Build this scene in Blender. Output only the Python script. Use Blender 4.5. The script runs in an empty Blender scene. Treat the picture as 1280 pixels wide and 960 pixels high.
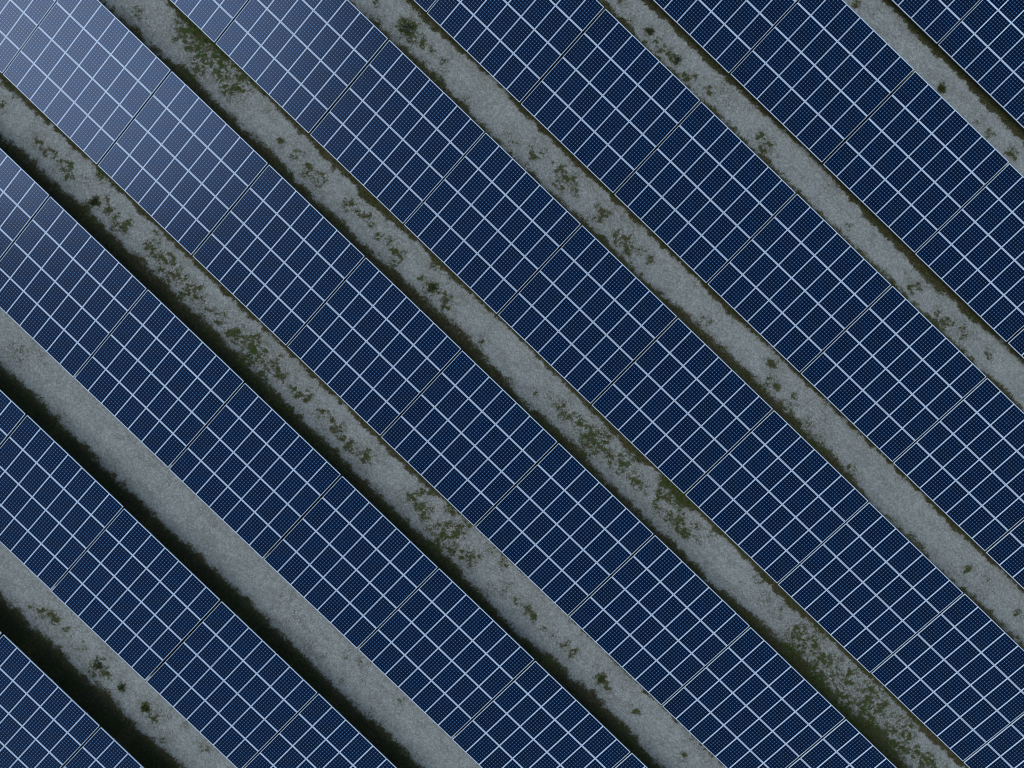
import bpy, math, random
import numpy as np
from mathutils import Matrix, Vector

# ---------------------------------------------------------------- camera
S = bpy.context.scene
S.render.resolution_x, S.render.resolution_y = 1024, 768
cam_d = bpy.data.cameras.new('camera')
cam = bpy.data.objects.new('camera', cam_d)
S.collection.objects.link(cam)
S.camera = cam
Rm = Matrix(((0.7211684, 0.6926725, 0.0109981), (-0.6927301, 0.7211936, 0.0021908), (-0.0064143, -0.0091986, 0.9999371))).transposed()
Mw = Rm.to_4x4(); Mw.translation = Vector((24.92912, 6.81038, 38.62263))
cam.matrix_world = Mw
cam_d.sensor_width = 36.0
cam_d.lens = 36.0 * 853.0 / 1280.0
cam_d.clip_start = 0.5
cam_d.clip_end = 3000

# ---------------------------------------------------------------- light
SUN_EL = math.radians(41)
SUN_AZ = math.radians(180 + 74)       # clockwise from +Y
w = bpy.data.worlds.new('World'); S.world = w; w.use_nodes = True
wn = w.node_tree
bg = wn.nodes['Background']
sky = wn.nodes.new('ShaderNodeTexSky')
sky.sky_type = 'NISHITA'; sky.sun_disc = False
sky.sun_elevation = SUN_EL; sky.sun_rotation = SUN_AZ
sky.air_density = 1.0; sky.dust_density = 0.2; sky.ozone_density = 2.0
wn.links.new(sky.outputs['Color'], bg.inputs['Color'])
bg.inputs['Strength'].default_value = 0.11
sd = bpy.data.lights.new('sun', 'SUN')
sd.energy = 1.5; sd.angle = math.radians(37); sd.color = (0.93, 0.96, 1.0)
so = bpy.data.objects.new('sun', sd); S.collection.objects.link(so)
sdir = Vector((math.sin(SUN_AZ) * math.cos(SUN_EL), math.cos(SUN_AZ) * math.cos(SUN_EL), math.sin(SUN_EL)))
so.rotation_euler = sdir.to_track_quat('Z', 'Y').to_euler()
S.view_settings.view_transform = 'Standard'
S.view_settings.look = 'None'
S.view_settings.exposure = 0.45
S.cycles.filter_width = 1.15
S.view_settings.gamma = 1.0
S.view_settings.use_curve_mapping = False

# ---------------------------------------------------------------- layout
TILT = 0.15719                      # slope of every table
PITCH = 9.39171                     # row spacing
LX = 7.2469                         # table spacing along a row
SLOPE = 6.69                        # length of a table up its slope
LOW = 0.55                          # height of the low edge
OFF = {-3: 14.69546, -2: 7.43465, -1: 0.19145, 0: -7.07234, 1: 0.15578, 2: 7.40276, 3: 21.92231, 4: 29.1944}
DZ = {-3: -0.05295, -2: -0.01067, -1: 0.04815, 0: 0.01899, 1: 0.03206, 2: 0.02239, 3: -0.02281, 4: -0.03515}
WID = SLOPE * math.cos(TILT)
# the moss and grass cover, in metres on the ground: outer limits along the rows and separate patches
UPPER_BAND={-3:[(12.6,0.35),(13.9,0.38),(15.1,0.29),(17.0,0.56),(18.1,0.28),(19.6,0.31),(20.9,0.53),(22.3,0.27),(24.0,0.39),(25.6,0.47),(26.6,0.39)],
 -2:[(3.7,0.17),(5.0,0.27),(6.2,0.34),(8.3,0.29),(10.2,0.24),(11.7,0.21),(13.6,0.26),(15.6,0.12),(17.7,0.16),(18.8,0.3),(20.6,0.23),(22.0,0.22),(24.0,0.24),(25.6,0.2),(28.2,0.24),(30.7,0.09),(32.8,0.29),(36.0,0.22)],
 -1:[(-5.4,0.23),(-4.4,0.27),(-3.2,0.34),(-1.7,0.31),(-0.6,0.38),(1.0,0.66),(2.4,0.54),(4.0,0.51),(5.8,0.62),(7.7,0.52),(9.0,0.49),(10.6,0.68),(11.8,0.56),(12.9,0.57),(15.6,0.41),(17.5,0.37),(19.1,0.34),(20.5,0.46),(21.1,0.29),(22.8,0.35),(23.8,0.33),(25.0,0.3),(26.6,0.27),(28.3,0.45),(30.5,0.31),(35.3,0.08),(37.5,0.42),(39.1,0.38),(40.8,0.6),(43.1,0.46),(44.8,0.36),(46.1,0.23)],
 0:[(-6.3,0.17),(-5.3,0.22),(-4.1,0.45),(-3.0,0.26),(-1.5,0.46),(-0.0,0.75),(2.0,0.54),(4.0,0.51),(5.1,0.58),(6.9,0.7),(8.3,0.51),(10.4,0.44),(11.8,0.51),(13.3,0.48),(15.1,0.6),(17.0,0.72),(18.6,0.69),(20.0,0.76),(21.6,0.73),(23.1,0.6),(24.7,0.57),(26.2,0.28),(27.8,0.57),(28.8,0.48),(30.5,0.55),(31.9,0.42),(33.6,0.39),(35.5,0.41),(37.2,0.48),(38.7,0.54),(40.2,0.42),(40.9,0.24),(42.6,0.53),(44.0,0.6),(45.7,0.69),(47.4,1.01),(49.5,0.62),(50.8,0.59),(52.2,0.66),(54.1,1.04),(55.4,0.59)],
 1:[(3.7,0.49),(5.4,0.68),(7.0,0.65),(9.1,0.84),(10.8,0.74),(14.3,0.68),(20.0,0.57),(22.5,0.78),(23.8,0.76),(27.0,0.76),(28.4,0.9),(30.8,1.01),(32.2,1.05),(34.0,1.05),(36.9,1.0),(39.2,0.86),(40.7,0.93),(42.8,0.86),(44.6,0.53),(47.9,0.7),(50.1,0.56),(53.3,0.69)],
 2:[(15.3,1.25),(17.0,0.96),(18.7,1.03)]}
LOWER_BAND={4:[(25.1,-0.08),(26.9,0.06),(28.5,-0.13),(30.5,0.0),(32.2,-0.09),(33.7,-0.21),(35.5,-0.24)],
 3:[(15.6,-0.25),(17.4,-0.12),(18.7,-0.21),(20.3,-0.17),(22.7,-0.05),(24.4,-0.01),(26.1,-0.01),(28.1,0.09),(29.9,-0.01),(31.3,-0.09),(33.3,-0.22),(36.6,-0.28),(38.9,-0.32),(41.2,-0.2),(44.2,0.08)],
 2:[(5.9,-0.09),(7.8,-0.22),(9.8,-0.16),(12.3,0.11),(14.9,-0.25),(17.0,-0.13),(19.0,-0.27),(21.0,-0.04),(21.9,-0.06),(24.2,-0.1),(26.8,-0.15),(28.5,-0.02),(30.9,-0.23),(33.4,0.02),(38.2,-0.07),(40.5,-0.01),(43.7,0.03),(48.6,-0.16),(52.1,0.0)],
 1:[(-3.8,-0.21),(-2.6,-0.3),(-1.4,-0.57),(-0.4,-0.21),(2.5,-0.27),(3.3,-0.25),(4.7,-0.12),(6.4,-0.32),(8.0,-0.35),(9.5,-0.47),(11.0,-0.18),(11.6,-0.51),(13.4,-0.39),(15.7,-0.18),(17.5,-0.31),(19.5,-0.13),(21.6,-0.14),(29.0,-0.22),(30.5,-0.25),(31.9,-0.34),(32.9,-0.46),(34.7,-0.01),(35.4,-0.41),(36.8,-0.53),(37.9,-0.07),(39.3,-0.26),(40.5,-0.12),(42.2,-0.22),(43.5,-0.35),(45.4,-0.48),(47.5,-0.17),(49.7,-0.21),(52.3,-0.2),(55.5,-0.26),(58.3,-0.22)],
 0:[(-5.1,-0.43),(-1.3,-0.32),(0.3,-0.36),(13.4,-0.35),(19.8,-0.3),(26.0,-0.46),(29.0,-0.11)]}
MOSS=[(47.17,7.37,0.55,1),(49.2,7.23,0.59,1),(51.16,7.03,0.55,1),(53.07,7.15,0.59,1),(55.37,7.14,0.59,1),(49.87,7.05,0.41,1),(-1.71,8.85,0.64,1),(-0.88,8.77,0.59,1),(-0.19,8.7,0.68,1),(0.64,8.74,0.64,1),(1.5,8.7,0.59,1),(2.36,8.77,0.55,1),(-0.01,7.99,0.46,1),(47.62,8.55,0.59,0.7),(50.61,8.26,0.59,0.7),(52.23,8.42,0.73,0.8),(54.33,8.35,0.59,0.7),(49.95,7.63,0.55,0.6),(46.91,8.5,0.46,0.6),(53.01,7.09,0.55,0.8),(35.65,9.23,0.37,1),(36.45,9.19,0.37,1),(0.23,8.72,0.64,1),(2.13,8.17,0.37,1),(1.49,8.5,0.37,1),(-0.01,7.99,0.46,0.6),(-4.49,7.6,0.23,1),(6.26,7.96,0.14,1),(7.41,8.07,0.23,1),(8.49,7.92,0.27,1),(9.38,7.96,0.27,1),(4.49,8.83,0.18,0.5),(11.48,8.05,0.23,1),(12.67,8.25,0.18,1),(13.18,8.17,0.18,1),(12.25,8.03,0.14,1),(14.03,7.93,0.18,1),(14.49,8.24,0.18,1),(15.09,8.01,0.18,1),(15.5,7.9,0.14,1),(15.6,8.32,0.09,1),(15.53,7.42,0.27,0.7),(17.35,7.87,0.11,1),(18.12,7.98,0.32,1),(19.4,7.76,0.23,1),(19.28,8.08,0.18,1),(18.76,8.09,0.18,1),(22.21,7.77,0.09,1),(17.38,9.15,0.23,1),(26.5,7.68,0.11,1),(27.09,8.12,0.14,0.7),(28.08,8.13,0.23,1),(28.59,7.99,0.23,1),(28.95,8.15,0.18,1),(29.43,8.3,0.23,1),(29.49,8.04,0.14,1),(30.04,8.38,0.09,1),(30.71,8.08,0.55,0.8),(30.39,7.96,0.32,1),(31.13,8.04,0.37,1),(31.11,8.65,0.18,1),(31.29,8.33,0.18,1),(30.95,7.37,0.23,1),(32.41,8.14,0.41,0.8),(32.8,8.13,0.37,1),(32.09,8.15,0.27,1),(33.67,8.28,0.37,0.5),(34.08,8.05,0.23,1),(34.66,8.1,0.32,0.5),(35.51,8.53,0.14,1),(35.79,8.24,0.23,1),(36.0,7.81,0.18,1),(36.34,8.64,0.23,1),(36.75,7.9,0.27,1),(37.3,8.11,0.32,1),(37.78,7.94,0.27,1),(38.2,8.35,0.27,0.7),(38.1,7.93,0.27,1),(38.9,8.08,0.27,0.5),(35.26,9.18,0.32,1),(35.87,9.13,0.32,1),(36.64,8.93,0.37,1),(32.82,9.03,0.27,1),(39.18,8.97,0.27,0.5),(45.09,8.21,0.27,0.5),(46.7,8.18,0.37,1),(47.12,8.07,0.27,1),(47.93,8.22,0.41,0.8),(49.38,8.22,0.46,0.8),(50.36,8.53,0.18,1),(50.68,8.2,0.27,1),(48.8,7.98,0.37,1),(52.23,8.23,0.27,1),(52.84,8.06,0.59,1),(52.44,7.81,0.37,1),(52.95,8.6,0.27,1),(54.82,8.5,0.46,0.8),(54.71,8.08,0.37,1),(55.3,8.33,0.32,1),(56.26,7.99,0.23,1),(56.88,8.14,0.27,1),(57.36,7.97,0.37,1),(54.47,7.54,0.37,1),(43.9,8.33,0.23,0.6),(42.95,8.99,0.23,0.7),(-6.96,-0.46,0.23,0.6),(-6.41,-1.36,0.18,1),(-6.24,-0.69,0.14,0.6),(-3.56,-1.42,0.23,1),(-2.86,-1.5,0.18,1),(-1.44,-1.37,0.27,1),(-0.96,-1.54,0.23,1),(-0.14,-1.24,0.23,0.5),(0.41,-0.39,0.23,1),(-2.39,-1.35,0.14,1),(1.13,-1.71,0.27,1),(1.45,-1.27,0.18,1),(2.18,-1.45,0.23,1),(2.46,-1.42,0.18,1),(2.87,-1.78,0.18,1),(3.25,-1.72,0.18,1),(3.35,-1.38,0.18,1),(4.85,-0.61,0.09,1),(4.97,-1.32,0.18,1),(5.35,-1.39,0.18,1),(5.36,-1.01,0.14,1),(5.95,-1.43,0.23,1),(6.46,-1.25,0.18,1),(6.21,-1.06,0.14,1),(6.39,-1.82,0.14,1),(7.22,-1.46,0.27,1),(7.7,-1.31,0.14,1),(7.22,-1.78,0.23,1),(8.33,-1.64,0.23,1),(8.65,-1.33,0.23,1),(8.78,-1.65,0.18,1),(8.32,-2.15,0.23,1),(9.35,-1.6,0.18,1),(9.92,-1.68,0.09,1),(10.4,-1.53,0.14,1),(10.78,-1.35,0.23,1),(10.78,-1.79,0.14,1),(11.99,-1.56,0.37,1),(13.26,-1.59,0.59,1),(12.89,-1.01,0.27,1),(13.5,-2.49,0.41,1),(13.74,-1.76,0.41,1),(14.86,-1.31,0.27,1),(15.49,-1.51,0.27,1),(14.61,-0.79,0.09,1),(13.68,-1.38,0.37,1),(14.54,-1.62,0.27,1),(12.89,-0.88,0.18,1),(14.75,-2.35,0.27,1),(16.38,-1.59,0.14,1),(16.89,-1.67,0.18,1),(17.38,-1.39,0.18,1),(18.55,-1.45,0.18,1),(19.13,-1.27,0.14,1),(19.87,-1.19,0.18,1),(19.76,-1.54,0.23,1),(20.27,-1.61,0.18,1),(20.85,-1.63,0.18,1),(21.36,-1.64,0.27,1),(22.06,-1.59,0.23,1),(22.04,-1.3,0.18,1),(22.41,-1.56,0.14,1),(25.58,-1.34,0.23,1),(25.96,-1.48,0.18,1),(26.51,-1.27,0.27,1),(26.63,-1.59,0.23,1),(25.65,-0.84,0.18,1),(26.08,-0.37,0.18,1),(27.46,-1.93,0.37,0.5),(28.01,-1.52,0.27,1),(28.53,-1.22,0.46,0.8),(28.65,-1.54,0.32,1),(28.76,-0.68,0.23,1),(28.41,-2.08,0.32,1),(29.21,-1.93,0.27,1),(29.93,-1.57,0.27,1),(30.41,-1.54,0.27,1),(30.63,-1.39,0.14,1),(27.58,-0.3,0.23,1),(28.77,-0.17,0.18,1),(30.91,-0.31,0.27,0.5),(31.8,-0.58,0.18,1),(33.9,-1.52,0.14,1),(34.64,-1.38,0.23,1),(35.09,-1.52,0.18,1),(36.11,-1.54,0.14,1),(36.63,-1.42,0.14,1),(37.56,-1.47,0.18,1),(38.17,-1.46,0.18,1),(38.21,-1.17,0.09,1),(40.38,-1.41,0.23,1),(40.9,-1.42,0.14,1),(42.67,-1.3,0.09,1),(43.21,-1.34,0.09,1),(46.72,-1.38,0.14,1),(46.91,-1.39,0.14,1),(41.12,-0.27,0.18,0.6),(46.43,-0.22,0.18,0.6),(32.84,-1.41,0.18,1),(4.07,-10.75,0.37,0.5),(3.53,-10.83,0.27,0.4),(29.13,-10.31,0.14,0.6),(28.06,-11.33,0.18,0.3),(33.16,-10.15,0.14,0.6),(29.81,-10.1,0.09,1),(29.81,-11.53,0.14,0.5),(14.49,-20.47,0.14,0.6),(15.12,-20.36,0.23,1),(15.6,-20.22,0.18,1),(15.86,-20.16,0.14,1),(16.68,-20.05,0.09,1),(18.01,-20.27,0.18,0.5),(19.31,-20.34,0.27,1),(19.92,-20.38,0.18,1),(20.17,-20.33,0.14,1),(19.43,-20.91,0.18,1),(21.16,-20.32,0.18,1),(22.94,-20.24,0.21,1),(23.64,-20.32,0.18,1),(26.93,-19.67,0.23,0.6),(25.18,-19.47,0.18,0.4),(24.93,-20.82,0.18,0.5),(4.68,17.46,0.14,1),(6.95,17.58,0.41,1),(7.62,17.35,0.23,1),(7.91,17.76,0.18,1),(8.26,17.59,0.14,1),(8.87,17.61,0.11,1),(9.7,17.66,0.14,1),(10.1,16.72,0.18,1),(12.15,16.94,0.32,0.4),(5.53,16.84,0.23,0.5),(15.83,17.23,0.18,0.6),(17.02,17.43,0.23,1),(17.41,17.81,0.18,0.6),(18.24,17.79,0.07,1),(18.94,17.72,0.27,1),(19.52,17.64,0.37,1),(19.19,17.32,0.23,1),(20.0,17.6,0.23,1),(19.61,17.22,0.23,1),(21.92,17.76,0.18,1),(22.31,17.81,0.18,1),(22.18,17.43,0.18,1),(20.38,17.53,0.18,0.6),(23.62,17.37,0.18,1),(24.33,17.68,0.18,1),(24.42,17.39,0.27,1),(24.64,17.22,0.23,1),(23.94,17.3,0.23,1),(25.2,17.63,0.27,0.5),(25.97,17.62,0.14,1),(25.21,16.96,0.23,0.5),(30.65,17.34,0.23,0.6),(30.8,16.85,0.23,0.5),(36.06,17.5,0.18,1),(37.23,17.73,0.09,1),(37.51,17.44,0.18,0.5),(37.34,17.15,0.27,0.5),(38.95,16.93,0.32,0.7),(40.08,16.94,0.27,0.6),(42.5,16.86,0.32,0.7),(51.25,17.54,0.14,1),(35.05,18.22,0.18,1),(35.58,17.47,0.18,1),(35.46,19.12,0.14,0.5),(52.39,17.81,0.14,0.5),(55.04,17.7,0.09,1),(14.5,27.07,0.14,1),(16.93,27.03,0.18,1),(17.61,26.92,0.14,1),(18.05,26.78,0.14,1),(18.57,26.97,0.14,1),(19.15,26.96,0.23,1),(18.98,26.74,0.14,1),(20.14,26.65,0.18,1),(20.46,26.97,0.14,1),(21.75,26.95,0.16,1),(25.61,27.08,0.18,1),(26.25,26.81,0.18,1),(15.77,26.79,0.23,0.5),(26.29,27.16,0.18,1),(26.93,26.83,0.14,0.5),(24.31,36.36,0.18,1),(32.82,26.89,0.07,1),(37.83,26.9,0.14,1),(38.09,27.16,0.14,1),(39.83,26.93,0.14,1),(40.15,26.6,0.18,1),(40.48,26.79,0.23,1),(40.8,26.98,0.18,1),(41.52,27.16,0.18,1),(41.84,26.96,0.18,1),(39.21,27.79,0.14,0.6),(43.56,27.23,0.14,1),(31.15,36.26,0.18,1),(36.49,36.4,0.18,1),(36.82,36.4,0.14,1),(34.94,36.36,0.14,1),(33.94,36.41,0.09,1)]

rng = np.random.default_rng(7)
random.seed(7)

# ---------------------------------------------------------------- helpers
def link(o, parent=None):
    S.collection.objects.link(o)
    if parent is not None:
        o.parent = parent
    return o

def tag(o, label=None, cat=None, group=None, kind=None):
    if label: o['label'] = label
    if cat: o['category'] = cat
    if group: o['group'] = group
    if kind: o['kind'] = kind
    return o

def mat(name):
    m = bpy.data.materials.new(name); m.use_nodes = True
    return m, m.node_tree.nodes, m.node_tree.links, m.node_tree.nodes['Principled BSDF']

def mth(N, L, op, a, b=None, c=None, clamp=False):
    n = N.new('ShaderNodeMath'); n.operation = op; n.use_clamp = clamp
    for i, v in enumerate((a, b, c)):
        if v is None: continue
        if hasattr(v, 'links'): L.new(v, n.inputs[i])
        else: n.inputs[i].default_value = v
    return n.outputs[0]

def smooth(N, L, v, lo, hi):
    n = N.new('ShaderNodeMapRange'); n.interpolation_type = 'SMOOTHSTEP'
    L.new(v, n.inputs[0]); n.inputs[1].default_value = lo; n.inputs[2].default_value = hi
    return n.outputs[0]

def mix(N, L, f, a, b):
    n = N.new('ShaderNodeMix'); n.data_type = 'RGBA'
    for s, v in ((0, f), (6, a), (7, b)):
        if hasattr(v, 'links'): L.new(v, n.inputs[s])
        elif s == 0: n.inputs[s].default_value = v
        else: n.inputs[s].default_value = (*v, 1)
    return n.outputs[2]

def noise(N, L, vec, scale, detail=3, rough=.55):
    n = N.new('ShaderNodeTexNoise'); n.inputs['Scale'].default_value = scale
    n.inputs['Detail'].default_value = detail; n.inputs['Roughness'].default_value = rough
    L.new(vec, n.inputs['Vector']); return n.outputs['Fac']

def mesh_np(name, verts, faces, material):
    """verts (n,3); faces (m,k) array of equal-sized polygons"""
    me = bpy.data.meshes.new(name)
    m, k = faces.shape
    me.vertices.add(len(verts)); me.vertices.foreach_set('co', verts.astype(np.float32).ravel())
    me.loops.add(m * k); me.loops.foreach_set('vertex_index', faces.astype(np.int32).ravel())
    me.polygons.add(m); me.polygons.foreach_set('loop_start', (np.arange(m) * k).astype(np.int32))
    me.materials.append(material)
    me.update(calc_edges=True)
    return me

class Boxes:
    def __init__(self): self.v = []; self.f = []
    def box(self, x0, x1, y0, y1, z0, z1, M=None):
        b = len(self.v)
        for z in (z0, z1):
            for x, y in ((x0, y0), (x1, y0), (x1, y1), (x0, y1)):
                p = Vector((x, y, z))
                self.v.append(tuple(M @ p) if M is not None else tuple(p))
        for q in ((3, 2, 1, 0), (4, 5, 6, 7), (0, 1, 5, 4), (1, 2, 6, 5), (2, 3, 7, 6), (3, 0, 4, 7)):
            self.f.append(tuple(b + i for i in q))
    def mesh(self, name, m):
        me = bpy.data.meshes.new(name); me.from_pydata(self.v, [], self.f); me.materials.append(m); me.update()
        return me

# ---------------------------------------------------------------- module size
NU, NV = 7, 4
GAPX, GAPY = 0.014, 0.022
TW = LX - 0.115                                   # table width
MW = (TW - (NU - 1) * GAPX) / NU
ML = (SLOPE - (NV - 1) * GAPY) / NV
LIP = 0.014
DEEP = 0.038

# ---------------------------------------------------------------- materials
def cell_material():
    m, N, L, B = mat('cell_glass')
    tc = N.new('ShaderNodeTexCoord'); sp = N.new('ShaderNodeSeparateXYZ'); L.new(tc.outputs['Object'], sp.inputs[0])
    mx, my = 0.006, 0.014                         # white margin between frame and cells
    cw = (MW - 2 * LIP - 2 * mx) / 6; cl = (ML - 2 * LIP - 2 * my) / 10
    x = mth(N, L, 'DIVIDE', sp.outputs[0], cw); y = mth(N, L, 'DIVIDE', sp.outputs[1], cl)
    # distance to nearest cell boundary (object origin is the module centre, on a cell corner in both directions)
    dx = mth(N, L, 'ABSOLUTE', mth(N, L, 'SUBTRACT', x, mth(N, L, 'ROUND', x)))
    dy = mth(N, L, 'ABSOLUTE', mth(N, L, 'SUBTRACT', y, mth(N, L, 'ROUND', y)))
    dia = mth(N, L, 'LESS_THAN', mth(N, L, 'ADD', dx, dy), 0.158)
    gx = mth(N, L, 'LESS_THAN', dx, 0.010); gy = mth(N, L, 'LESS_THAN', dy, 0.010)
    gap = mth(N, L, 'MAXIMUM', gx, gy)
    line = mth(N, L, 'MAXIMUM', mth(N, L, 'MULTIPLY', gap, 0.7), dia)
    # busbars: fine pale wires along the module
    bx = mth(N, L, 'FRACT', mth(N, L, 'MULTIPLY', x, 3.0))
    bus = mth(N, L, 'LESS_THAN', mth(N, L, 'ABSOLUTE', mth(N, L, 'SUBTRACT', bx, 0.5)), 0.02)
    ex = mth(N, L, 'GREATER_THAN', mth(N, L, 'ABSOLUTE', sp.outputs[0]), 3 * cw)
    ey = mth(N, L, 'GREATER_THAN', mth(N, L, 'ABSOLUTE', sp.outputs[1]), 5 * cl)
    edge = mth(N, L, 'MAXIMUM', ex, ey)
    oi = N.new('ShaderNodeObjectInfo')
    navy = mix(N, L, oi.outputs['Random'], CELL_A, CELL_B)
    c = mix(N, L, mth(N, L, 'MULTIPLY', bus, 0.5), navy, (0.03, 0.06, 0.14))
    c = mix(N, L, line, c, DOT)
    ns = noise(N, L, tc.outputs['Object'], 2.3, 5, .7)
    low = smooth(N, L, sp.outputs[1], -ML / 2 + .22, -ML / 2 + .02)
    dust = mth(N, L, 'ADD', mth(N, L, 'MULTIPLY', smooth(N, L, ns, .42, .8), .012), mth(N, L, 'MULTIPLY', low, .012))
    c = mix(N, L, dust, c, (0.30, 0.29, 0.26))
    c = mix(N, L, edge, c, (0.76, 0.86, 0.92))
    L.new(c, B.inputs['Base Color'])
    B.inputs['Roughness'].default_value = 0.24
    B.inputs['Specular IOR Level'].default_value = 0.37
    B.inputs['Specular Tint'].default_value = (0.42, 0.60, 1.0, 1.0)
    B.inputs['IOR'].default_value = 1.45
    return m

CELL_A = (0.0002, 0.0042, 0.0160); CELL_B = (0.0002, 0.0048, 0.0185)
DOT = (0.16, 0.33, 0.54)
M_CELL = cell_material()

def plain(name, col, rough, metal=0.0, var=0.0, vs=20):
    m, N, L, B = mat(name)
    B.inputs['Roughness'].default_value = rough; B.inputs['Metallic'].default_value = metal
    tc = N.new('ShaderNodeTexCoord')
    n = noise(N, L, tc.outputs['Object'], vs)
    L.new(mix(N, L, n, tuple(c * (1 - var) for c in col), tuple(min(1, c * (1 + var)) for c in col)), B.inputs['Base Color'])
    return m
M_FRAME = plain('anodised_frame', (0.80, 0.88, 0.93), 0.45, 0.0, 0.05, 4)
M_STEEL = plain('galvanised_steel', (0.38, 0.39, 0.38), 0.5, 0.6, 0.2, 9)

# ---------------------------------------------------------------- vegetation cover as a function of the ground position
_pn = {}
def vnoise(x, y, scale, seed):
    """smooth value noise on the ground, 0..1"""
    if seed not in _pn: _pn[seed] = np.random.default_rng(seed).random((256, 256))
    g = _pn[seed]; u = x / scale; v = y / scale
    iu = np.floor(u).astype(int); iv = np.floor(v).astype(int)
    fu = u - iu; fv = v - iv; fu = fu * fu * (3 - 2 * fu); fv = fv * fv * (3 - 2 * fv)
    a = g[iu & 255, iv & 255]; b = g[(iu + 1) & 255, iv & 255]; c = g[iu & 255, (iv + 1) & 255]; d = g[(iu + 1) & 255, (iv + 1) & 255]
    return (a * (1 - fu) + b * fu) * (1 - fv) + (c * (1 - fu) + d * fu) * fv

MO = np.array(MOSS)
def sstep(t): t = np.clip(t, 0, 1); return t * t * (3 - 2 * t)

def cover(x, y):
    """0 bare gravel .. 1 full moss and grass; returns (cover, greenness)"""
    r = np.floor((y + 1.2) / PITCH)                   # row whose low edge is just behind
    band = np.zeros_like(x)
    wob = (vnoise(x, y, .35, 1) - .5) * .30 + (vnoise(x, y, .12, 2) - .5) * .26 + (vnoise(x, y, 1.9, 41) - .5) * .15
    for k in range(-6, 8):
        s = (y > k * PITCH - 1.6) & (y < (k + 1) * PITCH - 1.6)
        if not s.any(): continue
        xs = x[s]; t = y[s] - k * PITCH
        up = UPPER_BAND.get(k); lo = LOWER_BAND.get(k)
        u = np.interp(xs, *np.array(up).T) if up else np.full_like(xs, 0.35 if k < 0 else 1.0)
        l = np.interp(xs, *np.array(lo).T) if lo else np.full_like(xs, -0.02 if k < 0 else 0.0)
        wd = wob[s]
        u = u + WID + wd; l = l + wd * .8 - .0
        soft_u = .56; soft_l = .28
        a = sstep((u - t) / soft_u + .45) * sstep((t - l) / soft_l + .5)
        band[s] = a
    halo = band * 0; pat = np.zeros_like(x); grn = np.zeros_like(x)
    wx = x + (vnoise(x, y, .22, 3) - .5) * .34; wy = y + (vnoise(x, y, .22, 4) - .5) * .34
    for px, py, pr, pd in MO:
        s = np.abs(x - px) + np.abs(y - py) < pr * 6 + .8
        if not s.any(): continue
        d = np.hypot(wx[s] - px, wy[s] - py) / (pr * 1.15 + .05)
        v = sstep((2.0 - d) / 1.7) * pd
        pat[s] = np.maximum(pat[s], v)
        halo[s] = np.maximum(halo[s], sstep((4.2 - d) / 4.0) * pd)
        grn[s] = np.maximum(grn[s], v * (1.0 if pr > .3 else .7))
    pat *= .30 + .95 * sstep((vnoise(x, y, .10, 5) * .6 + vnoise(x, y, .23, 51) * .4 - .25) * 2)
    faint = sstep((vnoise(x, y, 1.7, 6) * .6 + vnoise(x, y, .3, 8) * .4 - .58) * 4) * .30
    return np.clip(np.maximum(np.maximum(band, pat), faint), 0, 1), np.clip(grn + band * (vnoise(x, y, 1.3, 9) > .55) * .4, 0, 1), band, halo

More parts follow.
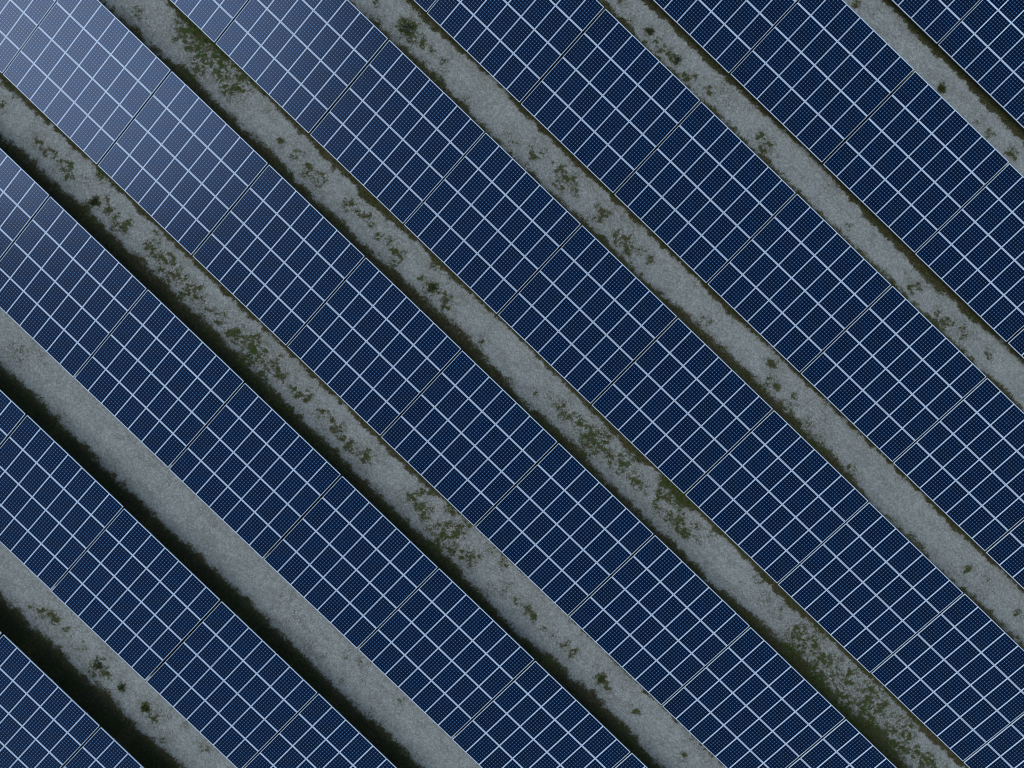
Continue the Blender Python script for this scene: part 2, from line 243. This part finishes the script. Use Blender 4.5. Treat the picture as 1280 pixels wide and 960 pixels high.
# ---------------------------------------------------------------- ground: one sheet, fine inside the solar field
def ground_material():
    m, N, L, B = mat('gravel_and_moss')
    tc = N.new('ShaderNodeTexCoord'); P = tc.outputs['Object']
    at = N.new('ShaderNodeAttribute'); at.attribute_name = 'cover'
    sp = N.new('ShaderNodeSeparateColor'); L.new(at.outputs['Color'], sp.inputs[0])
    cov, grn = sp.outputs[0], sp.outputs[1]
    n1 = noise(N, L, P, 0.35, 4); n2 = noise(N, L, P, 2.2, 4); n3 = noise(N, L, P, 8, 8, .85); n4 = noise(N, L, P, 34, 4, .75)
    vo = N.new('ShaderNodeTexVoronoi'); vo.inputs['Scale'].default_value = 14; L.new(P, vo.inputs['Vector'])
    vs = N.new('ShaderNodeSeparateColor'); L.new(vo.outputs['Color'], vs.inputs[0])
    g = mix(N, L, n1, (0.245, 0.255, 0.215), (0.395, 0.405, 0.345))
    g = mix(N, L, mth(N, L, 'MULTIPLY', smooth(N, L, n2, .42, .72), .6), g, (0.23, 0.21, 0.16))
    mp = N.new('ShaderNodeMapping'); mp.inputs['Scale'].default_value = (0.35, 1.3, 1); L.new(P, mp.inputs['Vector'])
    n5 = noise(N, L, mp.outputs[0], 1.1, 5, .65)
    g = mix(N, L, mth(N, L, 'MULTIPLY', smooth(N, L, n5, .45, .68), .7), g, (0.19, 0.18, 0.135))
    stain = mth(N, L, 'MULTIPLY', sp.outputs[2], smooth(N, L, n3, .30, .62))
    g = mix(N, L, mth(N, L, 'MULTIPLY', stain, .75), g, (0.13, 0.125, 0.085))
    stone = mth(N, L, 'POWER', vs.outputs[0], 1.6)
    sc = mix(N, L, stone, (0.18, 0.185, 0.16), (0.57, 0.58, 0.50))
    g = mix(N, L, 0.42, g, sc)
    g = mix(N, L, smooth(N, L, n4, .56, .78), g, (0.62, 0.60, 0.52))
    g = mix(N, L, mth(N, L, 'MULTIPLY', smooth(N, L, n4, .50, .25), .8), g, (0.13, 0.13, 0.11))
    moss = mix(N, L, smooth(N, L, n3, .3, .7), (0.030, 0.029, 0.009), (0.100, 0.088, 0.036))
    moss = mix(N, L, mth(N, L, 'MULTIPLY', grn, smooth(N, L, n2, .35, .6)), moss, (0.040, 0.062, 0.009))
    dead = smooth(N, L, noise(N, L, P, 5.0, 3), .52, .70)
    moss = mix(N, L, mth(N, L, 'MULTIPLY', dead, .55), moss, (0.13, 0.105, 0.06))
    # cover is broken up by the stones: fine noise lifts or drops it
    f = mth(N, L, 'ADD', cov, mth(N, L, 'MULTIPLY', mth(N, L, 'SUBTRACT', n3, .5), 2.2))
    f = mth(N, L, 'ADD', f, mth(N, L, 'MULTIPLY', mth(N, L, 'SUBTRACT', vs.outputs[1], .5), .5))
    f = smooth(N, L, f, .12, .88)
    c = mix(N, L, f, g, moss)
    L.new(c, B.inputs['Base Color'])
    B.inputs['Roughness'].default_value = 0.95
    B.inputs['Specular IOR Level'].default_value = 0.15
    bp = N.new('ShaderNodeBump'); bp.inputs['Strength'].default_value = 0.8; bp.inputs['Distance'].default_value = 0.03
    h = mth(N, L, 'ADD', mth(N, L, 'MULTIPLY', n4, .6), mth(N, L, 'MULTIPLY', n3, .8)); L.new(h, bp.inputs['Height'])
    L.new(bp.outputs[0], B.inputs['Normal'])
    return m
M_GROUND = ground_material()

def height(x, y):
    return (vnoise(x, y, 3.1, 11) - .5) * .05 + (vnoise(x, y, .4, 12) - .5) * .02

xs = np.concatenate([[-900, -300, -120, -60, -35], np.arange(-22, 72, 0.09), [85, 120, 200, 400, 950]])
yl = [-900, -300, -120, -60, -42]
for k in range(-4, 6):
    base = (k - 1) * PITCH
    yl += list(np.arange(base + .9, base + WID - .9, .45))          # under the tables
    yl += list(np.arange(base + WID - .9, base + PITCH + .9, .075)) # the open strip
yl = sorted(set(round(v, 3) for v in yl)) + [60, 90, 150, 300, 950]
ys = np.array(yl)
X, Y = np.meshgrid(xs, ys); X = X.ravel(); Y = Y.ravel()
inside = (X > -22.1) & (X < 72.1) & (Y > -41) & (Y < 52)
Z = np.where(inside, height(X, Y), 0.0)
nx, ny = len(xs), len(ys)
ii = (np.arange(ny - 1)[:, None] * nx + np.arange(nx - 1)[None]).ravel()
gm = mesh_np('ground', np.stack([X, Y, Z], 1), np.stack([ii, ii + 1, ii + nx + 1, ii + nx], 1), M_GROUND)
cv, gn, bd, hl = cover(X, Y)
cv = np.where(inside, cv, .35)
ca = gm.color_attributes.new('cover', 'FLOAT_COLOR', 'POINT')
ca.data.foreach_set('color', np.stack([cv, gn, np.maximum(hl, bd), np.ones_like(cv)], 1).astype(np.float32).ravel())
ground = link(bpy.data.objects.new('ground', gm)); tag(ground, kind='structure')

# ---------------------------------------------------------------- grass and moss: uncountable blades, one object
def veg_material(name, a, b, c):
    m, N, L, B = mat(name)
    tc = N.new('ShaderNodeTexCoord')
    at = N.new('ShaderNodeAttribute'); at.attribute_name = 'tint'
    sp = N.new('ShaderNodeSeparateColor'); L.new(at.outputs['Color'], sp.inputs[0])
    col = mix(N, L, sp.outputs[0], a, b)
    col = mix(N, L, sp.outputs[1], col, c)
    L.new(col, B.inputs['Base Color']); B.inputs['Roughness'].default_value = .85
    B.inputs['Specular IOR Level'].default_value = 0.1
    return m
M_GRASS = veg_material('grass_blades', (0.048, 0.046, 0.012), (0.130, 0.110, 0.044), (0.062, 0.096, 0.011))

def blades(x, y, z, ln, wd, tint, name, material, lean=.8):
    n = len(x); a = rng.random(n) * 2 * np.pi; a2 = rng.random(n) * 2 * np.pi
    le = ln * lean * (.4 + .9 * rng.random(n)); h = ln * (.35 + .6 * rng.random(n))
    bx = np.cos(a) * wd * .5; by = np.sin(a) * wd * .5
    tx = x + np.cos(a2) * le; ty = y + np.sin(a2) * le
    mx_ = x + np.cos(a2) * le * .45; my_ = y + np.sin(a2) * le * .45
    V = np.empty((n, 4, 3))
    V[:, 0] = np.stack([x, y, z - .01], 1)
    V[:, 1] = np.stack([mx_ + bx, my_ + by, z + h * .7], 1)
    V[:, 2] = np.stack([tx, ty, z + h * .8], 1)
    V[:, 3] = np.stack([mx_ - bx, my_ - by, z + h * .7], 1)
    me = mesh_np(name, V.reshape(-1, 3), np.arange(n * 4).reshape(n, 4), material)
    ca = me.color_attributes.new('tint', 'FLOAT_COLOR', 'POINT')
    T = np.repeat(np.concatenate([tint, np.zeros((n, 1)), np.ones((n, 1))], 1), 4, 0)
    ca.data.foreach_set('color', T.astype(np.float32).ravel())
    return me

n = 1500000
gx = rng.uniform(-16, 66, n); gy = rng.uniform(-36, 48, n)
t = np.mod(gy + .9, PITCH) - .9
keep = (t < .7) | (t > WID - 1.4)
# stay within the ground the camera can reach
cx = (gx - 24.93) * .7212 + (gy - 6.81) * .6927; cy = -(gx - 24.93) * .6927 + (gy - 6.81) * .7212
keep &= (np.abs(cx) < 34) & (np.abs(cy) < 27)
gx, gy = gx[keep], gy[keep]
c_, g_, b_, h_ = cover(gx, gy)
keep = rng.random(len(gx)) < np.where(b_ > c_ - .01, np.clip((c_ - .25) * 1.3, 0, 1), np.clip((c_ - .42) * 1.1, 0, 1) * (vnoise(gx, gy, .09, 31) > .5))
gx, gy, g_, c_, b_ = gx[keep], gy[keep], g_[keep], c_[keep], b_[keep]
# denser still in the separate patches
tint = np.stack([np.clip(vnoise(gx, gy, .9, 21) * .7 + rng.random(len(gx)) * .45 - .1, 0, 1), np.clip(g_ * (.2 + .9 * rng.random(len(gx))), 0, 1)], 1)
ln = np.where(b_ > .5, .07 + .13 * rng.random(len(gx)), .03 + .07 * rng.random(len(gx)))
gr = link(bpy.data.objects.new('grass', blades(gx, gy, height(gx, gy), ln, .018 + .02 * rng.random(len(gx)), tint, 'grass', M_GRASS)))
tag(gr, 'dark olive grass and moss along the table edges and scattered over the gravel strips', 'grass', kind='stuff')
print('grass blades', len(gx))

# ---------------------------------------------------------------- weed clumps standing alone on the gravel
def weed(x, y, r, bright, label):
    n = int(100 + 700 * r)
    a = rng.random(n) * 2 * np.pi; q = r * np.sqrt(rng.random(n)) * (.75 + .35 * np.sin(a * 3 + x) * .6 + .55 * rng.random(n) ** 2 + .2 * np.sin(a * 5 + 3 * y))
    px, py = np.cos(a) * q, np.sin(a) * q
    tint = np.stack([rng.random(n) * .6, np.clip(bright * (.4 + .8 * rng.random(n)), 0, 1)], 1)
    ln = .05 + .10 * rng.random(n) * (1 - .5 * q / r)
    me = blades(px, py, np.zeros(n), ln, .02 + .022 * rng.random(n), tint, 'weed_clump', M_GRASS, lean=.6)
    o = link(bpy.data.objects.new('weed_clump', me)); o.location = (x, y, float(height(np.array([x]), np.array([y]))[0]))
    tag(o, label, 'weed', 'weed clumps growing alone on the gravel')
WEEDS = [
    (19.31, -20.34, 0.3, 0.7, 'round dark weed clump on gravel near the bottom-left corner, largest of three in line'),
    (22.94, -20.24, 0.2, 0.7, 'small weed clump nearest the bottom edge in the bottom-left gravel strip'),
    (6.95, 17.58, 0.42, 0.35, 'broad dark weed clump at the upper end of the third gravel strip'),
    (1.13, -1.71, 0.26, 0.4, 'small round weed clump at the upper left beside the glare-paled tables'),
    (31.15, 36.26, 0.22, 0.8, 'lone green weed clump at the top right, in the gravel strip nearest the corner'),
    (19.15, 26.96, 0.24, 0.5, 'lower of two weed clumps in the upper end of the fourth gravel strip'),
    (40.38, -1.41, 0.24, 0.4, 'lone weed clump on bare gravel near the bottom edge, middle of the photo'),
    (16.93, 27.03, 0.2, 0.4, 'upper of two weed clumps in the upper end of the fourth gravel strip'),
    (21.16, -20.32, 0.2, 0.6, 'small weed clump between two others on the bottom-left gravel strip'),
    (18.12, 7.98, 0.3, 0.4, "long weed clump left of the photo's centre on the middle gravel strip")]
for a in WEEDS: weed(*a)

# ---------------------------------------------------------------- one solar table: support frame and 7 x 4 modules
Rt = Matrix.Rotation(TILT, 4, 'X')
SL = Matrix.Translation((0, 0, LOW)) @ Rt             # slope plane: x along row, y up the slope, z normal

def support_mesh():
    b = Boxes()
    top = -DEEP - .003
    for j in range(NV):                               # two purlins under each tier of modules
        y0 = j * (ML + GAPY)
        for fy in (.22, .78):
            yc = y0 + ML * fy
            b.box(-TW / 2 + .03, TW / 2 - .03, yc - .025, yc + .025, top - .06, top, SL)
    for xr in (-2.6, 0, 2.6):                         # rafters
        b.box(xr - .04, xr + .04, .15, SLOPE - .15, top - .183, top - .063, SL)
        for yr in (1.5, 5.0):                         # posts
            yy = yr * math.cos(TILT); zz = LOW + yr * math.sin(TILT)
            b.box(xr - .05, xr + .05, yy - .05, yy + .05, -.3, zz - .25)
        M = SL @ Matrix.Translation((xr + .07, 3.1, -.30))
        b.box(-.025, .025, -1.2, 1.2, -.03, .03, M)
    return b.mesh('support_frame', M_STEEL)

def frame_mesh():
    b = Boxes(); x, y = MW / 2, ML / 2; t = .0035
    for s in (-1, 1):
        b.box(min(s * x, s * (x - LIP)), max(s * x, s * (x - LIP)), -y, y, -DEEP, t)
        b.box(-x + LIP, x - LIP, min(s * y, s * (y - LIP)), max(s * y, s * (y - LIP)), -DEEP, t - .0006)
    me = b.mesh('frame', M_FRAME)
    return me

def laminate_mesh():
    b = Boxes(); x, y = MW / 2 - LIP, ML / 2 - LIP
    b.box(-x, x, -y, y, -.006, 0)
    return b.mesh('solar_panel', M_CELL)

ME_SUP, ME_FR, ME_LAM = support_mesh(), frame_mesh(), laminate_mesh()

def build_table():
    root = link(bpy.data.objects.new('solar_table', None)); root.empty_display_size = .5
    link(bpy.data.objects.new('support_frame', ME_SUP), root)
    for j in range(NV):
        for i in range(NU):
            p = link(bpy.data.objects.new('solar_panel', ME_LAM), root)
            px = -TW / 2 + MW / 2 + i * (MW + GAPX); py = ML / 2 + j * (ML + GAPY)
            p['cell'] = (px, py)
            f = link(bpy.data.objects.new('frame', ME_FR), p)
    return root

def seat_modules(root):
    for p in root.children:
        if p.name.startswith('solar_panel'):
            px, py = p['cell']
            wob = Matrix.Rotation(random.gauss(0, .0013), 4, 'X') @ Matrix.Rotation(random.gauss(0, .0013), 4, 'Y') @ Matrix.Rotation(random.gauss(0, .0006), 4, 'Z')
            p.matrix_local = SL @ Matrix.Translation((px + random.gauss(0, .0012), py + random.gauss(0, .0015), 0)) @ wob

def copy_table(src):
    r = src.copy(); S.collection.objects.link(r)
    for ch in src.children:
        c = ch.copy(); S.collection.objects.link(c); c.parent = r
        for g in ch.children:
            d = g.copy(); S.collection.objects.link(d); d.parent = c
    return r

Ri = Rm.transposed()
def project(p):
    q = Ri @ (Vector(p) - Mw.translation)
    return 640 + 853 * q.x / -q.z, 480 - 853 * q.y / -q.z

def in_view(r, k):
    n_in = 0; top_left = None
    for a in np.linspace(0.005, .995, 24):
        for b in np.linspace(0, 1, 24):
            x = OFF[r] + (k + a) * LX; y = r * PITCH + b * WID; z = LOW + DZ[r] + b * SLOPE * math.sin(TILT)
            u, v = project((x, y, z))
            if 1 < u < 1279 and 1 < v < 959: n_in += 1
    return n_in / 576

ORD = ['first', 'second', 'third', 'fourth', 'fifth', 'sixth', 'seventh', 'eighth', 'ninth', 'tenth', 'eleventh']
ROWN = {-3: 'the row cutting the bottom-left corner', -2: 'the second row from the bottom-left corner',
        -1: 'the third row from the bottom-left corner', 0: 'the fourth row from the bottom-left corner',
        1: 'the fourth row from the top-right corner', 2: 'the third row from the top-right corner',
        3: 'the second row from the top-right corner', 4: 'the row cutting the top-right corner'}
proto = None; nvis = 0
for r in range(-3, 5):
    seen = [k for k in range(-8, 12) if in_view(r, k) > 0]
    ks = list(range(seen[0] - 1, seen[-1] + 2))
    for k in ks:
        if proto is None: proto = build_table(); o = proto
        else: o = copy_table(proto)
        o.location = (OFF[r] + (k + .5) * LX + random.gauss(0, .006), r * PITCH + random.gauss(0, .01), DZ[r] + random.gauss(0, .006))
        seat_modules(o)
        u, v = project((OFF[r] + (k + .5) * LX, r * PITCH + 3.3, LOW + .5))
        look = 'glare-paled' if u + 1.2 * v < 620 else ('blue' if u < 420 else 'dark navy' if u + v > 900 and u > 700 else 'navy')
        if k in seen:
            nvis += 1
            i = seen.index(k)
            lab = (look + ' table, ' + (ORD[i] + ' from the upper end of ' if k != seen[-1] or len(seen) < 3 else 'last at the lower end of ') + ROWN[r])
        else:
            lab = 'solar table standing past the edge of the picture'
        tag(o, lab, 'solar table', 'tilted solar tables set in long parallel rows')
print('tables in view', nvis)
